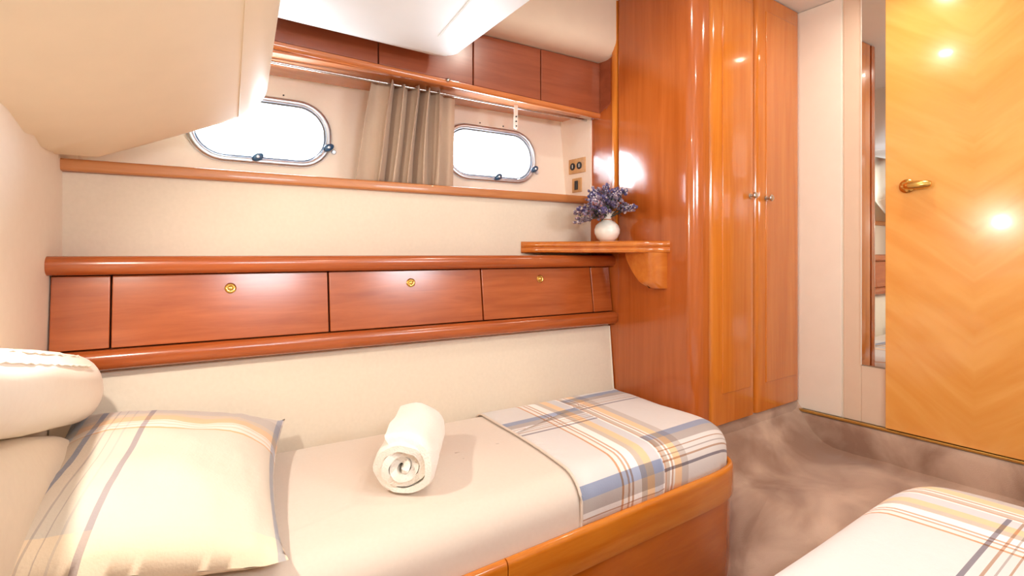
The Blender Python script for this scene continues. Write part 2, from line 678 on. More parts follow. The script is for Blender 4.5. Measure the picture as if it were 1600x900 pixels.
def porthole(name, cs, cz, latches, label):
    t = thing(name, H(cs, cz - PHH), label, 'porthole', 'portholes along the hull', 'structure')
    bm = bmesh.new()
    rings = []
    for dw, off in ((.000, .045), (.000, .0), (.002, -.010), (.010, -.016), (.020, -.012), (.024, -.001), (.024, .002)):
        rings.append([H(a, b, off) for a, b in stadium(cs, cz, PHW + dw, PHH + dw)])
    loft(bm, rings, caps=False)
    link('window_frame', bm, 'chrome', t, True, 60)
    # hinged inner ring
    bm = bmesh.new()
    rings = []
    for dw, off in ((-.008, .02), (-.008, .004), (-.005, -.002), (-.001, .002), (-.001, .02)):
        rings.append([H(a, b, off) for a, b in stadium(cs, cz, PHW + dw, PHH + dw)])
    loft(bm, rings, caps=False)
    link('inner_ring', bm, 'chrome', t, True, 60)
    bm = bmesh.new()
    bm.faces.new([bm.verts.new(H(a, b, .022)) for a, b in stadium(cs, cz, PHW - .004, PHH - .004)])
    bmesh.ops.solidify(bm, geom=bm.faces[:], thickness=.004)
    link('pane', bm, 'glass', t)
    for ls, lz in latches:
        o = H(ls, lz, -.014)
        zd = H(ls, lz, -1) - H(ls, lz, 0)
        l = lathe('latch', [(.006, -.004), (.008, 0), (.015, .004), (.017, .010), (.013, .016), (.004, .018)], 'latch', t, axis_mtx(o, zd, (1, 0, .6)), 14, 1.25, .8)
        lathe('screw', [(.004, .016), (.005, .019), (.002, .0205)], 'chrome', l, axis_mtx(o, zd), 10)
        lathe('lug', [(.009, -.006), (.009, .002), (.006, .006)], 'chrome', t, axis_mtx(H(ls + .022, lz - .012, -.004), zd), 10)
    for ds in (-.05, .07):
        lathe('stud', [(.003, -.001), (.003, .003), (.001, .005)], 'black', t, axis_mtx(H(cs + ds, cz + PHH + .035), H(0, 0, -1) - H(0, 0, 0)), 8)
    return t


porthole('window_1', *PORT[0], [(.171, 1.588), (.411, 1.647)], 'oval chrome porthole partly hidden by the sloping cream headlining')
porthole('window_2', *PORT[1], [(1.140, 1.592), (1.338, 1.644)], 'oval chrome porthole right of the taupe curtain')

# niche end panel beside the right porthole
bm = bmesh.new()
q = [Vector((PX - .012, NY * 1.0 * a - (PX - NX * a) * 0 + 0, z)) for a, z in ()]
yo = lambda n: W(s_right(n, PX - .006), n, 0).y
pts = [(yo(1.862), 1.512), (yo(2.035), 1.512), (yo(2.072), 1.905), (yo(1.862), 1.905)]
loft(bm, [[Vector((PX - .010, y, z)) for y, z in pts], [Vector((PX + .004, y, z)) for y, z in pts]])
tag(link('wall_niche_end', bm, 'niche'), 'narrow cream end panel of the window niche carrying the sockets', 'wall', kind='structure')

# headlining valance above the lockers: upright face, rounded foot
prof = [(1.70, 2.46)]
for k in range(9):
    t = math.radians(90 * k / 8)
    prof.append((1.70 + .075 * (1 - math.cos(t)), 2.180 - .068 * math.sin(t)))
prof += [(1.83, 2.115), (1.83, 2.46)]
sweep_wall('ceiling_valance', prof, 'liner', s0=-.45)
tag(bpy.data.objects['ceiling_valance'], 'beige padded valance with rounded foot above the upper lockers', 'ceiling', kind='structure')

# flat white soffit
bm = bmesh.new()
SX0, SX1, SY0, SY1, SZ = -.1, .905, -.2, 1.70, 1.945


def soffit_ring(ins, z, back):
    pts = []
    x1, y1 = SX1 - ins, SY1 - ins - back
    pts.append((SX0, SY0))
    pts.append((x1 - .04, SY0))
    r = .05
    pts.append((x1 - .03, 1.0))
    for k in range(9):
        t = math.radians(90 * k / 8)
        pts.append((x1 - r + r * math.cos(t), y1 - r + r * math.sin(t)))
    pts.append((SX0, y1 + .0))
    return [Vector((x, y, z)) for x, y in pts]


rings = [soffit_ring(0, 2.42, 0), soffit_ring(0, SZ + .045, 0), soffit_ring(.004, SZ + .030, 0), soffit_ring(.012, SZ + .018, .0),
         soffit_ring(.016, SZ + .010, .03), soffit_ring(.022, SZ + .001, .044), soffit_ring(.026, SZ, .05)]
loft(bm, rings)
sof = link('ceiling_soffit', bm, 'soffit', None, True, 30)
tag(sof, 'flat white lowered ceiling panel in front of the upper lockers', 'ceiling', kind='structure')
tube('seam', [(.764, 1.495, SZ - .001), (.745, 1.36, SZ - .001), (.72, 1.2, SZ - .001), (.70, .6, SZ - .001)], .0022, 'soffit', sof, 6)

# sloping cream headlining over the bunk head
SLZ = lambda x, y: max(1.53 + .43 * (x + .05) + .27 * (1.85 - y), 1.5135)
ol = []
far0, far1 = W(-.45, 1.85, 0), W(.175, 1.85, 0)
ol.append((far0.x, far0.y))
for k in range(1, 6):
    q = far0.lerp(far1, k / 6)
    ol.append((q.x, q.y))
cr = .10
c0 = Vector((.205, 1.735))
for k in range(9):
    t = math.radians(86 - 80 * k / 8)
    ol.append((c0.x + cr * math.cos(t), c0.y + cr * math.sin(t)))
for y in (1.6, 1.45, 1.25, 1.0, .7, .35, 0, -.36):
    ol.append((.304 - .105 * (1.74 - y), y))
ol.append((-.52, -.36))
for k in range(1, 26):
    ol.append((-.52, -.36 + 2.2 * k / 26))


def outward(pts):
    n = len(pts)
    cx = sum(p[0] for p in pts) / n
    cy = sum(p[1] for p in pts) / n
    res = []
    for i in range(n):
        a, b, c = Vector(pts[i - 1]), Vector(pts[i]), Vector(pts[(i + 1) % n])
        e1, e2 = (b - a).normalized(), (c - b).normalized()
        t = (e1 + e2).normalized()
        nn = Vector((t.y, -t.x))
        if nn.dot(b - Vector((cx, cy))) < 0:
            nn = -nn
        res.append(nn)
    return res


nr = outward(ol)
bm = bmesh.new()
rings = [[Vector((x, y, 2.42)) for x, y in ol]]
R = .055
for k in range(9):
    f = math.radians(90 - 90 * k / 8)
    ins = R * (1 - math.sin(f))
    ring = []
    for (x, y), nn in zip(ol, nr):
        px, py = x - nn.x * ins, y - nn.y * ins
        ring.append(Vector((px, py, SLZ(px, py) + R * (1 - math.cos(f)))))
    rings.append(ring)
cx, cy = .02, .9
last = rings[-1]
for k in range(1, 8):
    f = 1 - k / 8
    rings.append([Vector((cx + (v.x - cx) * f, cy + (v.y - cy) * f, SLZ(cx + (v.x - cx) * f, cy + (v.y - cy) * f))) for v in last])
loft(bm, rings)
slab = link('ceiling_slope', bm, 'slab', None, True, 60)
tag(slab, 'large sloping cream headlining over the pillow end of the bunk', 'ceiling', kind='structure')
sp = []
for k in range(20):
    y = 1.79 - 1.6 * k / 19
    x = .225 - .105 * (1.74 - y)
    sp.append((x, y, SLZ(x, y) - .0004))
tube('seam', sp, .0016, 'slab', slab, 6)

# main ceiling, white bulkhead, opposite hull side, far bulkhead behind the wardrobe
bm = bmesh.new()
bbox_bm(bm, -.6, XR + .06, YB - .05, 2.05, ZC, ZC + .06)
tag(link('ceiling', bm, 'soffit'), 'white cabin ceiling above the entrance', 'ceiling', kind='structure')
bm = bmesh.new()
bbox_bm(bm, XR, XR + .06, YB, 2.0, .0, ZC + .02)
wr = tag(link('wall_right', bm, 'wall'), 'ivory bulkhead between the wardrobe and the yellow door', 'wall', kind='structure')
box('wall_panel', XR - .008, XR + .002, 1.006, YF + .01, .545, ZC - .002, 'wall', wr, .003)
box('wall_panel', XR - .006, XR + .002, .932, 1.000, .545, ZC - .002, 'liner', wr, .003)
box('wall_panel', XR - .006, XR + .002, .80, .932, .545, .783, 'liner', wr, .003)

# carpeted upstand under the bulkhead and its brass edge
bm = bmesh.new()
prof = [(XR - .030, .38), (XR - .028, .50), (XR - .022, .528), (XR - .012, .536), (XR + .01, .536), (XR + .01, .38)]
loft(bm, [[Vector((x, YB + .02, z)) for x, z in prof], [Vector((x, YF + .02, z)) for x, z in prof]])
bb = tag(link('baseboard_right', bm, 'carpet', None, True, 50), 'carpeted upstand below the yellow door', 'baseboard', kind='structure')
bm = bmesh.new()
bbox_bm(bm, XR - .024, XR, YB + .02, YF + .01, .535, .545, .002)
tag(link('trim_2', bm, 'brass'), 'thin brass strip on top of the carpeted upstand', 'trim', kind='structure')

# opposite hull side with two assumed portholes, added for daylight fill from behind the camera
bm = bmesh.new()
edges = []
add_loop([Vector((-.6, YB, 0)), Vector((XR, YB, 0)), Vector((XR, YB, ZC)), Vector((-.6, YB, ZC))])
for cs in (.35, 1.35):
    add_loop([Vector((a, YB, b)) for a, b in stadium(cs, 1.70, .22, .11)])
bmesh.ops.triangle_fill(bm, edges=edges, use_beauty=True)
bmesh.ops.solidify(bm, geom=bm.faces[:], thickness=.05)
tag(link('wall_opposite', bm, 'pad'), 'beige hull wall on the camera side above the second bunk', 'wall', kind='structure')
# far end behind wardrobe
bm = bmesh.new()
bbox_bm(bm, PX, XR + .06, 1.95, 2.0, 0, ZC + .02)
tag(link('wall_back', bm, 'pad'), 'hull lining behind the wardrobe', 'wall', kind='structure')

# ------------------------------------------------------------------ wardrobe
wd = thing('wardrobe', (2.05, 1.5, .58), 'tall glossy cherry wardrobe with two doors between vase shelf and ivory wall', 'wardrobe')
# flank: outer panel (toward the hull), trim, curved main panel
yA, yB_ = 1.577, 1.99
box('side_panel', PX, PX + .02, yA + .004, yB_, .40, ZC - .002, 'cherry_v', wd, .002)
bm = bmesh.new()
ring = []
prof = [(PX + .02, yA), (PX - .004, yA), (PX - .006, yA - .01), (PX - .006, 1.36)]
for k in range(10):
    t = math.radians(90 * k / 9)
    prof.append((PX - .006 + .055 * (1 - math.cos(t)), 1.232 - .046 * math.sin(t)))
prof += [(PX + .075, 1.186), (PX + .075, 1.24), (PX + .02, 1.30)]
loft(bm, [[Vector((x, y, .36)) for x, y in prof], [Vector((x, y, ZC - .002)) for x, y in prof]])
link('side_panel', bm, 'cherry_v', wd, True, 35)
bm = bmesh.new()
prof = [(PX - .001, yA + .004), (PX - .011, yA + .004), (PX - .014, yA + .014), (PX - .011, yA + .03), (PX - .001, yA + .034)]
loft(bm, [[Vector((x, y, 1.30)) for x, y in prof], [Vector((x, y, ZC - .002)) for x, y in prof]])
link('corner_trim', bm, 'cherry_door', wd, True, 50)
box('carcass', PX + .03, XR - .012, YF + .028, 1.94, .585, ZC - .004, 'dark', wd)


def wdoor(x0, x1, framed):
    bm = bmesh.new()
    prof = []
    r = .020
    y0, y1 = YF, YF + .024
    for k in range(6):
        t = math.radians(90 * k / 5)
        prof.append((x0 + r * (1 - math.sin(t)), y0 + r * (1 - math.cos(t))))
    prof = prof[::-1]
    for k in range(6):
        t = math.radians(90 * k / 5)
        prof.append((x1 - r * (1 - math.sin(t)), y0 + r * (1 - math.cos(t))))
    prof += [(x1, y1), (x0, y1)]
    loft(bm, [[Vector((x, y, .582)) for x, y in prof], [Vector((x, y, ZC - .006)) for x, y in prof]])
    d = link('door', bm, 'cherry_door', wd, True, 35)
    bm = bmesh.new()
    bbox_bm(bm, x0 + .075, x1 - .035, y0 - .004, y0 + .004, .70, ZC - .07, .003, 2)
    flat(link('raised_panel', bm, 'cherry_door', d, True, 50), 1)
    return d


d1 = wdoor(PX + .082, 2.072, False)
d2 = wdoor(2.079, 2.444, True)
for d, x, z in ((d1, 2.027, 1.487), (d2, 2.150, 1.484)):
    lathe('knob', [(.011, -.002), (.011, .003), (.006, .006), (.006, .014), (.013, .020), (.014, .026), (.009, .031), (.002, .032)], 'steel', d,
          axis_mtx((x, YF - .004, z), (0, -1, 0)), 18)
# carpeted plinth
bm = bmesh.new()
prof = [(YF + .03, .36), (YF - .004, .40), (YF + .002, .56), (YF + .012, .58), (YF + .06, .58), (YF + .06, .36)]
loft(bm, [[Vector((PX + .01, y, z)) for y, z in prof], [Vector((XR, y, z)) for y, z in prof]])
link('plinth', bm, 'carpet', wd, True, 50)

# ------------------------------------------------------------------ upper lockers over the niche
uc = thing('upper_locker', W(.7, 1.9, 1.88), 'row of dark cherry lockers above the portholes', 'locker')
FN, FZ0, FZ1 = 1.81, 1.896, 2.111
sweep_wall('underside', [(FN + .012, 1.896), (2.058, 1.896), (2.058, 1.904), (FN + .012, 1.904)], 'cherry_under', uc, s0=.18)
sweep_wall('edge_molding', [(FN - .001, FZ0 - .008), (FN - .004, FZ0 + .000), (FN - .003, FZ0 + .010), (FN + .016, FZ0 + .012), (FN + .018, FZ0 - .010), (FN + .006, FZ0 - .012)], 'cherry_under', uc, s0=.18, s1=1.552)
for s0, s1 in ((.18, .535), (.539, .908), (.912, 1.226), (1.230, 1.550)):
    wbox('locker_front', s0, s1, FN, FN + .018, FZ0 + .012, FZ1, 'cherry_up', uc, .0025)
wbox('backing', .18, 1.56, FN + .016, FN + .03, FZ0 + .006, FZ1, 'dark', uc)
# the fronts drop a little towards the wardrobe
for o in uc.children:
    if o.name.split('.')[0] in ('locker_front', 'edge_molding', 'backing'):
        for v in o.data.vertices:
            if v.co.z > 2.0:
                continue
            v.co.z -= .033 * (v.co.x * UX + v.co.y * UY - .85)
# splayed corner filler against the wardrobe flank
bm = bmesh.new()
DZ = FZ0 - .035
a0, a1 = W(1.553, FN, 0), Vector((PX - .001, 1.625, 0))
b0, b1 = W(1.553, FN + .03, 0), Vector((PX - .001, 1.76, 0))
loft(bm, [[Vector((a0.x, a0.y, DZ)), Vector((a1.x, a1.y, DZ + .055)), Vector((b1.x, b1.y, DZ)), Vector((b0.x, b0.y, DZ))],
          [Vector((v.x, v.y, FZ1)) for v in (a0, a1, b1, b0)]])
link('corner_filler', bm, 'cherry_up', uc)
lathe('knob', [(.007, 0), (.007, .004), (.004, .007), (.007, .011), (.003, .014)], 'steel', uc, axis_mtx(W(.80, FN, 1.905), -(W(0, 1, 0) - W(0, 0, 0))), 14)

# ------------------------------------------------------------------ drawer row
wc = thing('drawer_row', W(.6, 1.74, .94), 'long glossy cherry drawer row with rounded rails above the backrest', 'drawers')
prof = rrect(1.715, 1.90, 1.193, 1.243, .022, 6)
sweep_wall('top_rail', prof, 'cherry_h', wc)
prof = rrect(1.700, 1.90, .942, .995, .022, 6)
sweep_wall('bottom_rail', prof, 'cherry_h', wc)
TL = .13
sweep_wall('body', [(1.75, .99), (1.775, 1.20), (1.93, 1.20), (1.93, .99)], 'dark', wc, smooth=False)


def dfront(s0, s1, name='drawer'):
    return wbox(name, s0, s1, 1.728, 1.752, .9985, 1.1905, 'cherry_h', wc, .0025, 2, TL)


dfront(s_left(1.74) + .004, -.209, 'end_panel')
for (s0, s1, ks) in ((-.205, .352, .075), (.357, .910, .633), (.915, 1.444, 1.180)):
    d = dfront(s0, s1)
    kz = 1.147
    o = W(ks, 1.728 + TL * (kz - .9985), kz)
    nd = -(W(0, 1, 0) - W(0, 0, 0)) + Vector((0, 0, TL))
    k = lathe('knob', [(.0155, -.001), (.0155, .003), (.013, .005), (.0115, .0035), (.0085, .0035), (.0065, .007), (.002, .008)], 'brass', d, axis_mtx(o, nd), 24)
    bm = bmesh.new()
    mt = axis_mtx(o, nd)
    for a in range(4):
        t = a * pi / 2 + .4
        c = mt @ Vector((.0105 * math.cos(t), .0105 * math.sin(t), .004))
        lathe_bm(bm, [(.0016, -.001), (.0016, .001), (.0004, .0015)], axis_mtx(c, nd), 8)
    link('screw', bm, 'brass', k, True)
dfront(1.448, s_right(1.745) - .004, 'end_panel')

# ------------------------------------------------------------------ backrest
prof = rrect(1.715, 1.80, .60, .938, .016, 5, .10)
br = sweep_wall('backrest', prof, 'pad', gap=.004)
tag(br, 'long beige padded backrest between the drawers and mattress', 'backrest')
tube('piping', [W(s_right(1.715) - .008, 1.714 + .1 * (z - .6), z) for z in (.63, .70, .80, .90, .93)], .003, 'bolster', br, 8)

# ------------------------------------------------------------------ bunks
def bunk_outline(dx, flip, off=0.0, xs=-.30, seg=22):
    """front edge then rounded foot, as plan points; off moves outwards"""
    pts = []
    for x in (xs, xs + .3, xs + .6, .55, .667, .75, .9, 1.05, 1.2, 1.32):
        pts.append((x, .962 - off))
    for k in range(1, seg + 1):
        t = math.radians(90 * k / seg)
        pts.append((1.36 + (.312 + off) * math.sin(t) ** .45, 1.29 - (.328 + off) * math.cos(t) ** .45 if k < seg else 1.29))
    pts = [(x + dx, y) for x, y in pts]
    if flip:
        pts = [(x, 1.508 - y) for x, y in pts]
    return pts


def path_sweep(path, prof, mat, name, parent, i0=0, i1=None):
    """prof = [(outward, z)] swept along a plan path"""
    P = [Vector(p) for p in path]
    n = len(P)
    rings = []
    for i in range(n):
        t = (P[min(i + 1, n - 1)] - P[max(i - 1, 0)]).normalized()
        nn = Vector((t.y, -t.x))
        if nn.dot(P[i] - Vector((.9, 1.45 if P[0].y > .7 else .02))) < 0:
            nn = -nn
        rings.append([Vector((P[i].x + nn.x * o, P[i].y + nn.y * o, z)) for o, z in prof])
    i1 = n if i1 is None else i1
    bm = bmesh.new()
    loft(bm, rings[i0:i1])
    return link(name, bm, mat, parent, True, 40)


def bunk(dx, flip, label, group, split=True):
    t = thing('bunk_frame', (.7 + dx, 1.0 if not flip else .45, 0), label, 'bunk', group)
    path = bunk_outline(dx, flip)
    if not flip:
        path += [(1.668 + dx, 1.36), (1.668, 1.5)]
    else:
        path += [(1.665 + dx, .1), (1.665 + dx, -.35)]
    rail = [(-.024, .445)] + [(-.024, .54)]
    for k in range(7):
        a = math.radians(180 - 180 * k / 6)
        rail.append((-.012 + .012 * math.cos(a), .540 + .015 * math.sin(a)))
    rail += [(0, .462), (-.003, .450), (-.010, .445)]
    panel = [(-.030, .46), (-.012, .45), (-.012, .10), (-.030, .06), (-.05, .06)]
    cut = 4
    a = path[:cut + 1]
    a[-1] = (a[-1][0] - .0015, a[-1][1])
    b = path[cut:]
    b[0] = (b[0][0] + .0015, b[0][1])
    for part in (a, b):
        path_sweep(part, rail, 'cherry_rail', 'rail', t)
        path_sweep(part, panel, 'cherry_base', 'front_panel', t)
    kick = [(-.08, .10), (-.055, .10), (-.055, .0), (-.08, .0)]
    path_sweep(path, kick, 'dark', 'toe_kick', t)
    return t


def mattress_outline(dx, flip, off=0.0):
    pts = [p for p in bunk_outline(dx, False, off - .026, xs=-.23)]
    pts[-1] = (pts[-1][0], 1.29)
    if not flip:
        e = W(s_right(1.712, PX - .012), 1.712 + off, 0)
        pts.append((e.x + off * .3, 1.45))
        pts.append((e.x + off * .3, e.y))
        for s in (1.3, 1.05, .8, .5, .2, 0):
            q = W(s, 1.712 + off, 0)
            pts.append((q.x, q.y))
        q = W(s_left(1.712) + .004, 1.712 + off, 0)
        pts.append((q.x, q.y))
        pts.append((-.235, 1.35))
    else:
        pts += [(1.625 + dx, 1.5), (1.625 + dx, 1.86), (1.2, 1.87), (.6, 1.87), (.2, 1.87), (-.25, 1.87), (-.25, 1.3)]
        pts = [(x, 1.508 - y) for x, y in pts]
    return pts


def crown(x, y):
    """soft unevenness of a slept-on mattress"""
    return .0035 * noise.noise(Vector((x * 3.1, y * 3.1, 2.0)))


def puffed(outline, prof, base_scale=12, uv_fn=None, bottom=False):
    """prof from bottom/outer to top/inner: [(inset, z)], then closes toward the centroid"""
    nn = outward(outline)
    bm = bmesh.new()
    lay = bm.loops.layers.uv.new('cloth')
    rings, uvs = [], []
    # arc length measured back from the last profile point
    L = [0]
    for (i0, z0), (i1, z1) in zip(prof[::-1], prof[::-1][1:]):
        L.append(L[-1] + math.hypot(i1 - i0, z1 - z0))
    L = L[::-1]
    ins_top = prof[-1][0]
    for (ins, z), l in zip(prof, L):
        r, u = [], []
        for (x, y), v in zip(outline, nn):
            px, py = x - v.x * ins, y - v.y * ins
            tx, ty = x - v.x * ins_top, y - v.y * ins_top
            r.append(Vector((px, py, z + (crown(px, py) if z > .6 else 0))))
            u.append((tx + v.x * l, ty + v.y * l))
        rings.append(r)
        uvs.append(u)
    c = Vector((sum(p[0] for p in outline) / len(outline), sum(p[1] for p in outline) / len(outline)))
    top = rings[-1]
    ztop = prof[-1][1]
    for k in range(1, base_scale):
        f = 1 - k / base_scale
        r = []
        for v in top:
            px, py = c.x + (v.x - c.x) * f, c.y + (v.y - c.y) * f
            r.append(Vector((px, py, ztop + .006 * (1 - f * f) + crown(px, py))))
        rings.append(r)
        uvs.append([(q.x, q.y) for q in r])
    V = [[bm.verts.new(q) for q in r] for r in rings]
    n = len(outline)

    def setuv(f, us):
        for lp, u in zip(f.loops, us):
            lp[lay].uv = uv_fn(*u) if uv_fn else u
    for a in range(len(V) - 1):
        for i in range(n):
            j = (i + 1) % n
            f = bm.faces.new((V[a][i], V[a][j], V[a + 1][j], V[a + 1][i]))
            setuv(f, (uvs[a][i], uvs[a][j], uvs[a + 1][j], uvs[a + 1][i]))
    f = bm.faces.new(V[-1])
    setuv(f, uvs[-1])
    if bottom:
        bm.faces.new(V[0][::-1])
    return bm


def soft_prof(z0, z1, w, h, top, ins0=0.0):
    p = [(ins0, z0), (ins0 - .002, (z0 + top - h) / 2), (ins0, top - h)]
    for k in range(1, 9):
        t = math.radians(90 * k / 8)
        p.append((ins0 + w * (1 - math.cos(t)), top - h + h * math.sin(t)))
    return p


def resample(pts, step=.06):
    out = []
    n = len(pts)
    for i in range(n):
        a, b = Vector(pts[i]), Vector(pts[(i + 1) % n])
        k = max(1, int((b - a).length / step))
        for q in range(k):
            v = a.lerp(b, q / k)
            out.append((v.x, v.y))
    return out


BK = bunk(0, False, 'curved cherry bunk frame under the mattress with the towel', 'bunk frames')
mo = resample(mattress_outline(0, False))
bm = puffed(mo, soft_prof(.50, 0, .085, .075, .668), bottom=True)
mat1 = link('mattress', bm, 'sheet', None, True, 70)
tag(mat1, 'mattress under a smooth cream sheet carrying the rolled towel', 'mattress', 'bunk mattresses')

FOLD = .117


def cover(name, outline, keep, uv_fn, label, lift=.006, hem=.545):
    bm = puffed(outline, soft_prof(hem, 0, .085, .075, .668 + lift, -lift), uv_fn=uv_fn)
    g = bm.verts[:] + bm.edges[:] + bm.faces[:]
    co, no = keep
    bmesh.ops.bisect_plane(bm, geom=g, plane_co=co, plane_no=no, clear_inner=True)
    # wrinkles on the hanging edge
    for v in bm.verts:
        if v.co.z < .62:
            d = (.62 - v.co.z) / .08
            v.co.y += .004 * d * math.sin(v.co.x * 70 + 3 * math.sin(v.co.x * 17)) * (1 if name else 1)
            v.co.z += .003 * d * math.sin(v.co.x * 41)
    o = link(name, bm, 'plaid', None, True, 70)
    md = o.modifiers.new('thickness', 'SOLIDIFY')
    md.thickness = .004
    md.offset = 1
    tag(o, label, 'coverlet', 'plaid coverlets')
    return o


cv1 = cover('coverlet', mo, (Vector((.915, 1.0, 0)), Vector((1, -FOLD, 0))), lambda x, y: (x - FOLD * (y - 1.0), y),
            'folded plaid coverlet across the foot of the bunk with the towel')
# pale folded hem along its head edge
hem = [v.co.copy() for v in cv1.data.vertices if abs((v.co - Vector((.915, 1.0, 0))).dot(Vector((1, -FOLD, 0)))) < 2e-3]
hem.sort(key=lambda q: math.atan2(q.z - .3, q.y - 1.35))
hem = [q + Vector((-.002, 0, .001)) for q in hem if q.y < 1.62 or q.z > .64]
tube('hem', hem, .0040, 'sheet', cv1, 8)

BK2 = bunk(.03, True, 'cherry bunk frame on the near side at bottom right', 'bunk frames')
mo2 = resample(mattress_outline(.03, True))
bm = puffed(mo2, soft_prof(.50, 0, .085, .075, .668), bottom=True)
mat2 = link('mattress', bm, 'sheet', None, True, 70)
tag(mat2, 'cream mattress of the near bunk beneath the larger plaid coverlet', 'mattress', 'bunk mattresses')
cover('coverlet', mo2, (Vector((.45, .5, 0)), Vector((1, 0, 0))), lambda x, y: (x - .27, 1.53 - y + .06),
      'plaid coverlet on the near bunk at bottom right corner')


# ------------------------------------------------------------------ pillow
def pillow(name, cx, cy, z0, hw, hl, thick, rot, tilt, label):
    N = 44
    bm = bmesh.new()
    lay = bm.loops.layers.uv.new('cloth')
    mt = Matrix.Translation((cx, cy, z0)) @ Matrix.Rotation(rot, 4, 'Z') @ Matrix.Rotation(tilt, 4, 'Y') @ Matrix.Rotation(math.radians(6), 4, 'X')
    sides = []
    for sgn in (1, -1):
        g = []
        for i in range(N + 1):
            row = []
            for j in range(N + 1):
                u, v = -1 + 2 * i / N, -1 + 2 * j / N
                su, sv = 1 - .10 * (1 - v * v), 1 - .05 * (1 - u * u)
                x, y = u * hw * (1 - .08 * (v * v - 1) * 0) * su, v * hl * sv
                h = ((1 - abs(u) ** 2.6) * (1 - abs(v) ** 3.0)) ** .55
                ed = max(abs(u), abs(v))
                wr = (.007 * noise.noise(Vector((u * 7, v * 3, 5))) * max(0, -v - .5) * 2 * h if sgn > 0 else 0) + .010 * noise.noise(Vector((u * 2.6 + 3, v * 2.6, sgn * 2))) * h + .0035 * noise.noise(Vector((u * 10, v * 10, sgn))) * ed
                z = thick * (h * (.62 if sgn > 0 else -.38)) + wr
                if sgn < 0:
                    z = max(z, -thick * .34)
                z += .016 * (abs(u) * abs(v)) ** 6
                row.append(bm.verts.new(mt @ Vector((x, y, z))))
            g.append(row)
        sides.append(g)
        for i in range(N):
            for j in range(N):
                q = [(i, j), (i + 1, j), (i + 1, j + 1), (i, j + 1)]
                if sgn < 0:
                    q = q[::-1]
                f = bm.faces.new([g[a][b] for a, b in q])
                for lp, (a, b) in zip(f.loops, q):
                    lp[lay].uv = (a / N * .998 + .001, b / N * .998 + .001)
    bmesh.ops.remove_doubles(bm, verts=bm.verts[:], dist=.0006)
    o = link(name, bm, 'pillow', None, True, 80)
    return tag(o, label, 'pillow')


pillow('pillow', .028, 1.362, .752, .248, .325, .15, math.radians(-10), math.radians(9), 'plump cream pillow with blue and orange stripes leaning on the bolsters')


# ------------------------------------------------------------------ bolsters
def bolster(name, y_far, y_near, xc, w, z_far, z_near, hf, hn, mat, label, stitch):
    bm = bmesh.new()
    rings = []
    K = 28
    S = 32
    for i in range(K + 1):
        t = i / K
        y = y_far + (y_near - y_far) * t
        d = min(t, 1 - t) * abs(y_far - y_near)
        e = min(d / .17, 1)
        e = math.sqrt(max(1 - (1 - e) ** 2, 0.0004)) ** .85
        zc = z_far + (z_near - z_far) * t
        hh = hf + (hn - hf) * t
        xx = xc - .12 * (1.6 - y)
        r = []
        for k in range(S):
            a = 2 * pi * k / S
            ca, sa = math.cos(a), math.sin(a)
            px = abs(ca) ** .95 * (1 if ca > 0 else -1) * w * e
            pz = abs(sa) ** .95 * (1 if sa > 0 else -1) * hh * e
            nz = .006 * noise.noise(Vector((y * 5, ca * 1.5, sa * 1.5 + zc * 3)))
            if stitch and sa > .3:
                nz += .0016 * math.sin(y * 260) * (1 if .45 < sa < .97 and ca > -.2 and t > .18 else 0)
            r.append(Vector((xx + px * (1 + nz * 4), y, zc + pz + nz)))
        rings.append(r)
    loft(bm, rings)
    o = link(name, bm, mat, None, True, 80)
    tag(o, label, 'bolster', 'bolster cushions at the bunk head')
    if stitch:
        for aa in (33, 58):
            pts = []
            for i in range(40):
                t = .20 + .74 * i / 39
                y = y_far + (y_near - y_far) * t
                zc = z_far + (z_near - z_far) * t
                hh = hf + (hn - hf) * t
                xx = xc - .12 * (1.6 - y)
                ca, sa = math.cos(math.radians(aa)), math.sin(math.radians(aa))
                pts.append((xx + ca ** .95 * w * 1.0, y, zc + sa ** .95 * hh * 1.0 + .0015 * math.sin(y * 180)))
            tube('stitching', pts, .0028, mat, o, 6)
    return o


bolster('bolster', 1.69, .62, -.146, .068, .908, 1.14, .086, .062, 'bolster', 'upper ivory bolster with ruched stitching at the bunk head', True)
bolster('bolster', 1.62, .62, -.162, .062, .745, .90, .080, .19, 'bolster_d', 'lower plain beige bolster under the ruched one', False)

# ------------------------------------------------------------------ rolled towel
bm = bmesh.new()
A = Vector((.492, 1.150, 0))
B = Vector((.640, 1.385, 0))
ax = (B - A).normalized()
sd = Vector((ax.y, -ax.x, 0))
LEN = (B - A).length
turns = 3.6
T = .0180
n_s = 130
zc = .676 + .073


def spiral(th, ext):
    r = .0035 + .0192 * th / (2 * pi)
    return r + ext


K = 22
outer, inner = [], []
tmax = turns * 2 * pi
for i in range(n_s + 1):
    th = tmax * i / n_s
    outer.append((th, spiral(th, T * .5)))
    inner.append((th, spiral(th, -T * .42)))
sec = outer + inner[::-1]
rings = []
for k in range(K + 1):
    t = k / K
    ring = []
    for idx, (th, r) in enumerate(sec):
        lt = th / tmax
        push = (.012 * math.sin(th * 1.3) - .018 * (1 - lt)) * 1.0
        along = t * LEN
        if t < .12:
            along += -push * (1 - t / .12) - .0 - .012 * (1 - lt) * (1 - t / .12)
        if t > .88:
            along += push * (t - .88) / .12 * .6
        edge = min(t, 1 - t)
        rr = r * (1 - .10 * max(0, 1 - edge / .06) ** 2 * lt)
        wv = .004 * noise.noise(Vector((math.cos(th) * 2, math.sin(th) * 2 + lt * 3, t * 4)))
        rr += wv * lt * 1.4
        ph = th + 2.1 - tmax
        ca, sa = math.cos(ph), math.sin(ph)
        x = ca * rr * 1.08
        z = sa * rr
        if z < -.060:
            z = -.060 + (z + .060) * .35
        ring.append(A + ax * along + sd * x + Vector((0, 0, zc + z - .006)))
    rings.append(ring)
loft(bm, rings, caps=False)
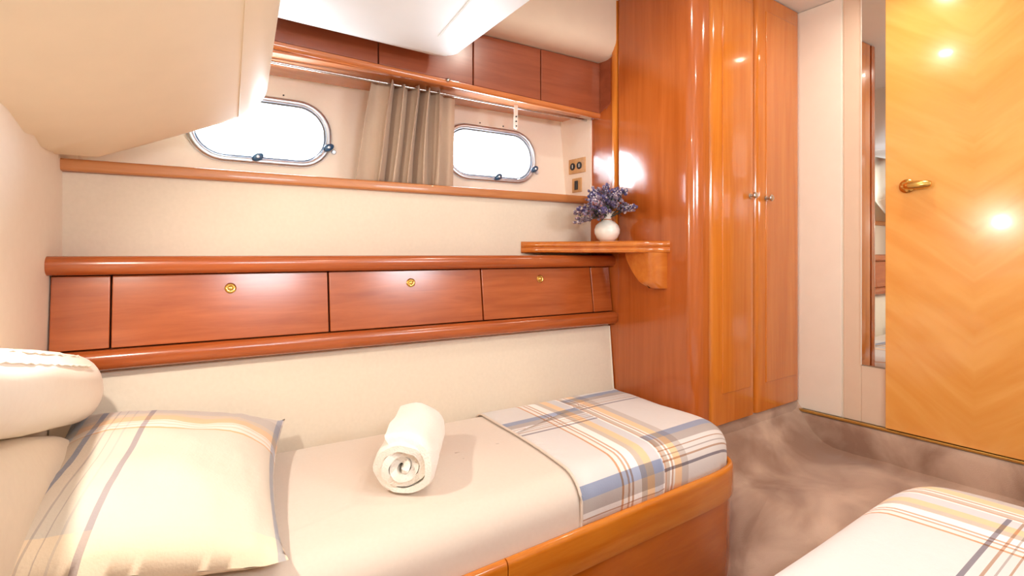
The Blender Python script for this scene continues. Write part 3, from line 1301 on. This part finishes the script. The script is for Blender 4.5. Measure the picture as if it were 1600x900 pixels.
# ends: stitch the spiral strip
vs = list(bm.verts)
m_ = len(sec)
for base in (0, K * m_):
    for i in range(n_s):
        a, b = base + i, base + i + 1
        c, d = base + m_ - 2 - i, base + m_ - 1 - i
        bm.verts.ensure_lookup_table()
        bm.faces.new((bm.verts[a], bm.verts[b], bm.verts[c], bm.verts[d]))
tw = link('rolled_towel', bm, 'towel', None, True, 60)
tag(tw, 'rolled white terry towel lying on the cream sheet', 'towel')

# ------------------------------------------------------------------ curtain on its rod
cr_ = thing('curtain_rod', W(.7, 1.90, 1.88), 'slim white curtain track under the upper lockers', 'curtain rod')
tube('rod', [W(-.2, 1.888, 1.892), W(1.54, 1.888, 1.868)], .0055, 'steel', cr_, 10)
st = wbox('strap', 1.140, 1.160, 1.884, 1.888, 1.782, 1.885, 'white_plastic', cr_, .0018, 2, -.02)
for z in (1.792, 1.812, 1.832):
    lathe('rivet', [(.0035, -.001), (.0035, .003), (.001, .004)], 'black', st, axis_mtx(W(1.150, 1.884 - .02 * (z - 1.782), z), -(W(0, 1, 0) - W(0, 0, 0))), 10)
lathe('rivet', [(.009, -.001), (.009, .002), (.004, .003)], 'white_plastic', st, axis_mtx(W(1.150, 1.884, 1.788), -(W(0, 1, 0) - W(0, 0, 0))), 14)

bm = bmesh.new()
NS, NZ = 200, 26
g = []
for j in range(NZ + 1):
    v = j / NZ                              # 0 top, 1 bottom
    z = 1.886 - (1.886 - 1.514) * v
    row = []
    for i in range(NS + 1):
        t = i / NS
        top_s = .540 + .345 * t
        bot_s = .484 + .398 * t
        vv = v ** .9
        s = top_s * (1 - vv) + bot_s * vv
        if t < .17:
            off = .012 * math.sin(t / .17 * pi) + .004 * math.sin(v * 4)
        elif t > .80:
            q = (t - .80) / .20
            off = .020 + .006 * math.sin(q * pi * 2.2)
        else:
            q = (t - .17) / .63
            ph = q * 4.5 * 2 * pi + .5 * math.sin(v * 2.2 + q * 9)
            amp = .042 * min(1, q / .06 + .0) * min(1, (1 - q) / .06)
            amp *= 1 + .25 * math.sin(q * 13)
            off = -amp * math.sin(ph)
            s += .013 * math.sin(2 * ph + .6) * (.6 + .4 * v) + .006 * math.sin(q * 7 + v * 2.5) * v
        n = 1.905 + off + .012 * v
        row.append(bm.verts.new(W(s, n, z + (.004 * math.sin(i * .35) if j == 0 else 0))))
    g.append(row)
for j in range(NZ):
    for i in range(NS):
        bm.faces.new((g[j][i], g[j][i + 1], g[j + 1][i + 1], g[j + 1][i]))
cu = link('curtain', bm, 'curtain', None, True, 80)
md = cu.modifiers.new('thickness', 'SOLIDIFY')
md.thickness = .0016
tag(cu, 'gathered taupe curtain hanging between the two portholes', 'curtain')

# ------------------------------------------------------------------ sockets on the niche end
FX = PX - .010


def plate(name, y0, y1, z0, z1, label, cat):
    t = thing(name, (FX, (y0 + y1) / 2, z0), label, cat)
    box('cover_plate', FX - .006, FX + .001, y0, y1, z0, z1, 'socket', t, .002)
    return t


t = plate('power_outlet', 1.775, 1.888, 1.630, 1.700, 'wooden double socket plate with two round black inserts in the window niche', 'socket')
for y in (1.858, 1.812):
    i_ = lathe('insert', [(.017, -.001), (.017, .003), (.013, .004), (.012, .002), (.002, .002)], 'black', t, axis_mtx((FX - .006, y, 1.664), (-1, 0, 0)), 18)
    box('slot', FX - .0095, FX - .007, y - .002, y + .002, 1.656, 1.672, 'white_plastic', i_)
t = plate('wall_switch', 1.800, 1.864, 1.540, 1.607, 'small wooden switch plate with black rocker below the double socket', 'switch')
box('rocker', FX - .011, FX - .004, 1.822, 1.842, 1.552, 1.594, 'black', t, .002)

# ------------------------------------------------------------------ corner shelf
sh = thing('corner_shelf', (1.55, 1.6, 1.25), 'small glossy cherry corner shelf under the vase', 'shelf')
tipL = W(1.165, 1.868, 0)
out = [(tipL.x, tipL.y), (tipL.x + .01, tipL.y - .035), (tipL.x + .04, tipL.y - .07), (1.44, 1.585), (1.50, 1.49), (1.55, 1.41), (1.60, 1.345), (1.635, 1.318), (1.662, 1.306), (PX - .005, 1.302)]
eR = W(s_right(1.868, PX - .005), 1.868, 0)
out += [(PX - .005, 1.45), (eR.x, eR.y)]
nn = outward(out)
bm = bmesh.new()
rings = []
for o, z in ((-.014, 1.252), (-.003, 1.255), (.001, 1.263), (-.001, 1.270), (-.007, 1.2725), (-.007, 1.275), (-.001, 1.278), (.002, 1.286), (-.002, 1.295), (-.012, 1.300)):
    r = []
    for k, ((x, y), v) in enumerate(zip(out, nn)):
        oo = o if 0 < k < 9 else min(o, 0) * 0
        r.append(Vector((x + v.x * oo, y + v.y * oo, z)))
    rings.append(r)
loft(bm, rings)
link('shelf_top', bm, 'shelf', sh, True, 45)
bm = bmesh.new()
# tapering bracket: flat front, curved flank, narrower at the foot
rings = []
for k in range(11):
    t = k / 10
    z = 1.254 - .142 * t
    f = 1 - .50 * t ** 1.6 - (.10 * max(0, (t - .8) / .2) ** 2)
    far = 1.318 + .185 * f
    dp = .075 * (1 - .12 * t - .25 * max(0, (t - .85) / .15) ** 2)
    r = [(PX - .004, far), (PX - dp * .75, far - .01), (PX - dp, far - .03), (PX - dp, 1.372), (PX - dp * .93, 1.345), (PX - dp * .7, 1.326), (PX - dp * .35, 1.318), (PX - .004, 1.316)]
    rings.append([Vector((x, y, z)) for x, y in r])
loft(bm, rings)
link('bracket', bm, 'shelf', sh, True, 40)

# ------------------------------------------------------------------ vase and dried flowers
VX, VY, VZ = 1.575, 1.545, 1.300
vase = lathe('vase', [(.024, 0), (.030, .002), (.043, .014), (.052, .034), (.053, .050), (.047, .067), (.034, .080), (.021, .087), (.017, .092), (.018, .098), (.024, .110), (.034, .124), (.032, .124), (.021, .109), (.014, .096), (.014, .080)],
             'ceramic', None, Matrix.Translation((VX, VY, VZ)), 32)
tag(vase, 'small white ceramic vase with round belly on the corner shelf', 'vase')
tube('neck_cord', [(VX + .0195 * math.cos(a * pi / 12), VY + .0195 * math.sin(a * pi / 12), VZ + .0915) for a in range(24)], .0022, 'sill', vase, 6, True)

bq = thing('flower_bouquet', (VX, VY, VZ + .1), 'bunch of dried violet flowers in the white vase', 'flowers')
root = Vector((VX, VY, VZ + .098))


def sprig_mesh(length, bend, kind):
    bm = bmesh.new()
    pts = [Vector((bend * (k / 6) ** 2, 0, length * k / 6)) for k in range(7)]
    tube_bm(bm, pts, lambda f: .0016 - .0006 * f, 5)
    for f in bm.faces:
        f.material_index = 0
    heads = [(.0, 0)] + [(random.uniform(.004, .05), random.uniform(0, 6.28)) for _ in range(13)]
    for dz, a in heads:
        b2 = bmesh.new()
        bmesh.ops.create_icosphere(b2, subdivisions=1, radius=random.uniform(.004, .0072))
        f = max(0, 1 - dz / length)
        c = Vector((bend * f * f, 0, length * f)) + Vector((math.cos(a), math.sin(a), 0)) * random.uniform(.004, .014)
        for v in b2.verts:
            v.co = Vector((v.co.x, v.co.y, v.co.z * 1.35)) + c
        for fc in b2.faces:
            fc.material_index = 1 if random.random() < .72 else 2
        me = bpy.data.meshes.new('t')
        b2.to_mesh(me)
        b2.free()
        bm.from_mesh(me)
        bpy.data.meshes.remove(me)
    # narrow leaves low on the stem
    for k in range(5):
        f = random.uniform(.35, .75)
        a = random.uniform(0, 6.28)
        c = Vector((bend * f * f, 0, length * f))
        d = Vector((math.cos(a), math.sin(a), .7)).normalized()
        w_ = d.cross(Vector((0, 0, 1))).normalized() * .004
        l = random.uniform(.02, .035)
        vs = [bm.verts.new(q) for q in (c, c + d * l * .5 + w_, c + d * l, c + d * l * .5 - w_)]
        fc = bm.faces.new(vs)
        fc.material_index = 0
    me = bpy.data.meshes.new('flower_sprig')
    bm.to_mesh(me)
    bm.free()
    pal = [('petal', 'petal2'), ('petal', 'petal3'), ('petal2', 'petal3'), ('petal2', 'petal4')][kind]
    for q in ('stem',) + pal:
        me.materials.append(M[q])
    return me


protos = [sprig_mesh(random.uniform(.09, .135), random.uniform(.005, .03), k % 4) for k in range(8)]
for k in range(78):
    me = protos[k % 8]
    o = bpy.data.objects.new('flower_sprig', me)
    COL.objects.link(o)
    az = random.uniform(0, 2 * pi)
    lean = math.radians(min(88, abs(random.gauss(0, 1)) * 38 + 8))
    if k >= 74:
        az, lean = random.uniform(-1.0, -.2), math.radians(60 + 4 * (k - 74))
    sc = random.uniform(.85, 1.12) * (1 if k < 74 else 1.3)
    tilt = Matrix.Rotation(az, 4, 'Z') @ Matrix.Rotation(lean, 4, 'Y') @ Matrix.Rotation(random.uniform(-.4, .4), 4, 'Z')
    mw = Matrix.Translation(root + Vector((math.cos(az), math.sin(az), 0)) * .012 * math.sin(lean)) @ tilt @ Matrix.Diagonal((sc, sc, sc, 1))
    tip = mw @ Vector((0, 0, .12))
    if tip.x > PX - .03:                       # keep clear of the wardrobe flank
        mw = Matrix.Translation(root) @ Matrix.Rotation(pi - az, 4, 'Z') @ Matrix.Rotation(lean, 4, 'Y') @ Matrix.Diagonal((sc, sc, sc, 1))
    o.parent = bq
    o.matrix_parent_inverse = Matrix.Translation(-Vector(bq.location))
    o.matrix_basis = mw

# ------------------------------------------------------------------ mirror and door in the ivory bulkhead
mr = thing('wall_mirror', (XR, .87, .785), 'tall narrow mirror strip beside the yellow door', 'mirror')
mg = box('mirror_glass', XR - .012, XR - .005, .80, .928, .787, 2.31, 'mirror', mr)
for v in mg.data.vertices:
    v.co.x += (v.co.y - .864) * math.tan(math.radians(1.6))
box('edge_strip', XR - .011, XR - .004, .928, .932, .785, 2.31, 'wall', mr)

dr = thing('door_1', (XR, .55, .546), 'glossy yellow book-matched veneer door with brass handle', 'door', None, 'structure')
box('door_leaf', XR - .024, XR - .002, .240, .839, .548, 2.33, 'veneer', dr, .0025)
hd = lathe('handle', [(.026, -.001), (.027, .004), (.022, .008), (.012, .010), (.011, .028), (.013, .034), (.002, .036)], 'brass', dr, axis_mtx((XR - .024, .765, 1.512), (-1, 0, 0)), 24)
lathe('lever', [(.002, -.072), (.010, -.070), (.0150, -.058), (.0165, -.030), (.0150, 0), (.013, .014), (.006, .020), (.001, .021)], 'brass', hd,
      axis_mtx((XR - .052, .752, 1.511), (0, 1, 0), (0, 0, 1)), 20, 1, .8)


# ------------------------------------------------------------------ lamps
def downlight(x, y, z, label, watts, size=.045):
    t = thing('ceiling_downlight', (x, y, z), label, 'downlight', 'recessed ceiling downlights')
    mt = Matrix.Translation((x, y, z))
    bm = bmesh.new()
    rings = []
    for r, h in ((.045, .002), (.047, -.004), (.042, -.008), (.034, -.006), (.032, .002)):
        rings.append([mt @ Vector((r * math.cos(a * pi / 14), r * math.sin(a * pi / 14), h)) for a in range(28)])
    loft(bm, rings, caps=False)
    link('bezel', bm, 'brass', t, True, 60)
    lathe('lens', [(.001, -.004), (.033, -.003), (.033, .003), (.001, .003)], 'lamp_glass', t, mt, 24)
    ld = bpy.data.lights.new('downlight_beam', 'AREA')
    ld.shape = 'DISK'
    ld.size = size
    ld.energy = watts
    ld.color = WARM
    ld.spread = math.radians(170)
    lo = bpy.data.objects.new('downlight_beam', ld)
    COL.objects.link(lo)
    lo.parent = t
    lo.location = (0, 0, -.010)
    return t


downlight(1.29, .95, ZC, 'brass ringed downlight above the foot of the bunks', LAMP_W)
downlight(2.12, .72, ZC, 'brass ringed downlight in front of the yellow door', LAMP_W * .9)
downlight(.62, .55, SZ, 'brass ringed downlight in the white lowered ceiling', LAMP_W * .8)
downlight(1.2, .0, ZC, 'brass ringed downlight above the near bunk', LAMP_W)


def reading_lamp(x, y, z, aim, watts, label):
    t = thing('reading_lamp', (x, y, z), label, 'lamp', 'reading lamps')
    lathe('wall_plate', [(.030, -.002), (.030, .006), (.012, .012), (.008, .040), (.001, .041)], 'brass', t, axis_mtx((x, y, z), (1, -.12, 0)), 20)
    d = Vector(aim).normalized()
    o = Vector((x + .06, y, z))
    lathe('shade', [(.012, -.05), (.022, -.045), (.030, .0), (.036, .03), (.034, .03), (.028, 0), (.018, -.04)], 'brass', t, axis_mtx(o, d), 24)
    lathe('bulb', [(.004, -.03), (.016, -.015), (.018, .0), (.010, .014), (.001, .018)], 'lamp_glass', t, axis_mtx(o, d), 18)
    ld = bpy.data.lights.new('reading_beam', 'SPOT')
    ld.energy = watts
    ld.color = WARM
    ld.spot_size = math.radians(150)
    ld.spot_blend = .6
    ld.shadow_soft_size = .022
    lo = bpy.data.objects.new('reading_beam', ld)
    COL.objects.link(lo)
    lo.parent = t
    lo.location = o + d * .036 - Vector((x, y, z))
    lo.rotation_euler = d.to_track_quat('-Z', 'Y').to_euler()


reading_lamp(-.290, 1.02, 1.50, (.75, .15, -.6), 27, 'small brass reading lamp on the bulkhead over the pillow')

# light portals at the portholes so that the daylight samples cleanly
for nm, c, d, w, h in (('daylight_portal', H(PORT[0][0], PORT[0][1], .06), H(0, 1.7, -1) - H(0, 1.7, 0), .44, .22),
                       ('daylight_portal', H(PORT[1][0], PORT[1][1], .06), H(0, 1.7, -1) - H(0, 1.7, 0), .44, .22),
                       ('daylight_portal', Vector((.35, YB - .06, 1.70)), Vector((0, 1, 0)), .54, .28),
                       ('daylight_portal', Vector((1.35, YB - .06, 1.70)), Vector((0, 1, 0)), .54, .28)):
    ld = bpy.data.lights.new(nm, 'AREA')
    ld.shape = 'RECTANGLE'
    ld.size, ld.size_y = w, h
    ld.cycles.is_portal = True
    lo = bpy.data.objects.new(nm, ld)
    COL.objects.link(lo)
    lo.location = c
    lo.rotation_euler = d.to_track_quat('-Z', 'Y').to_euler()
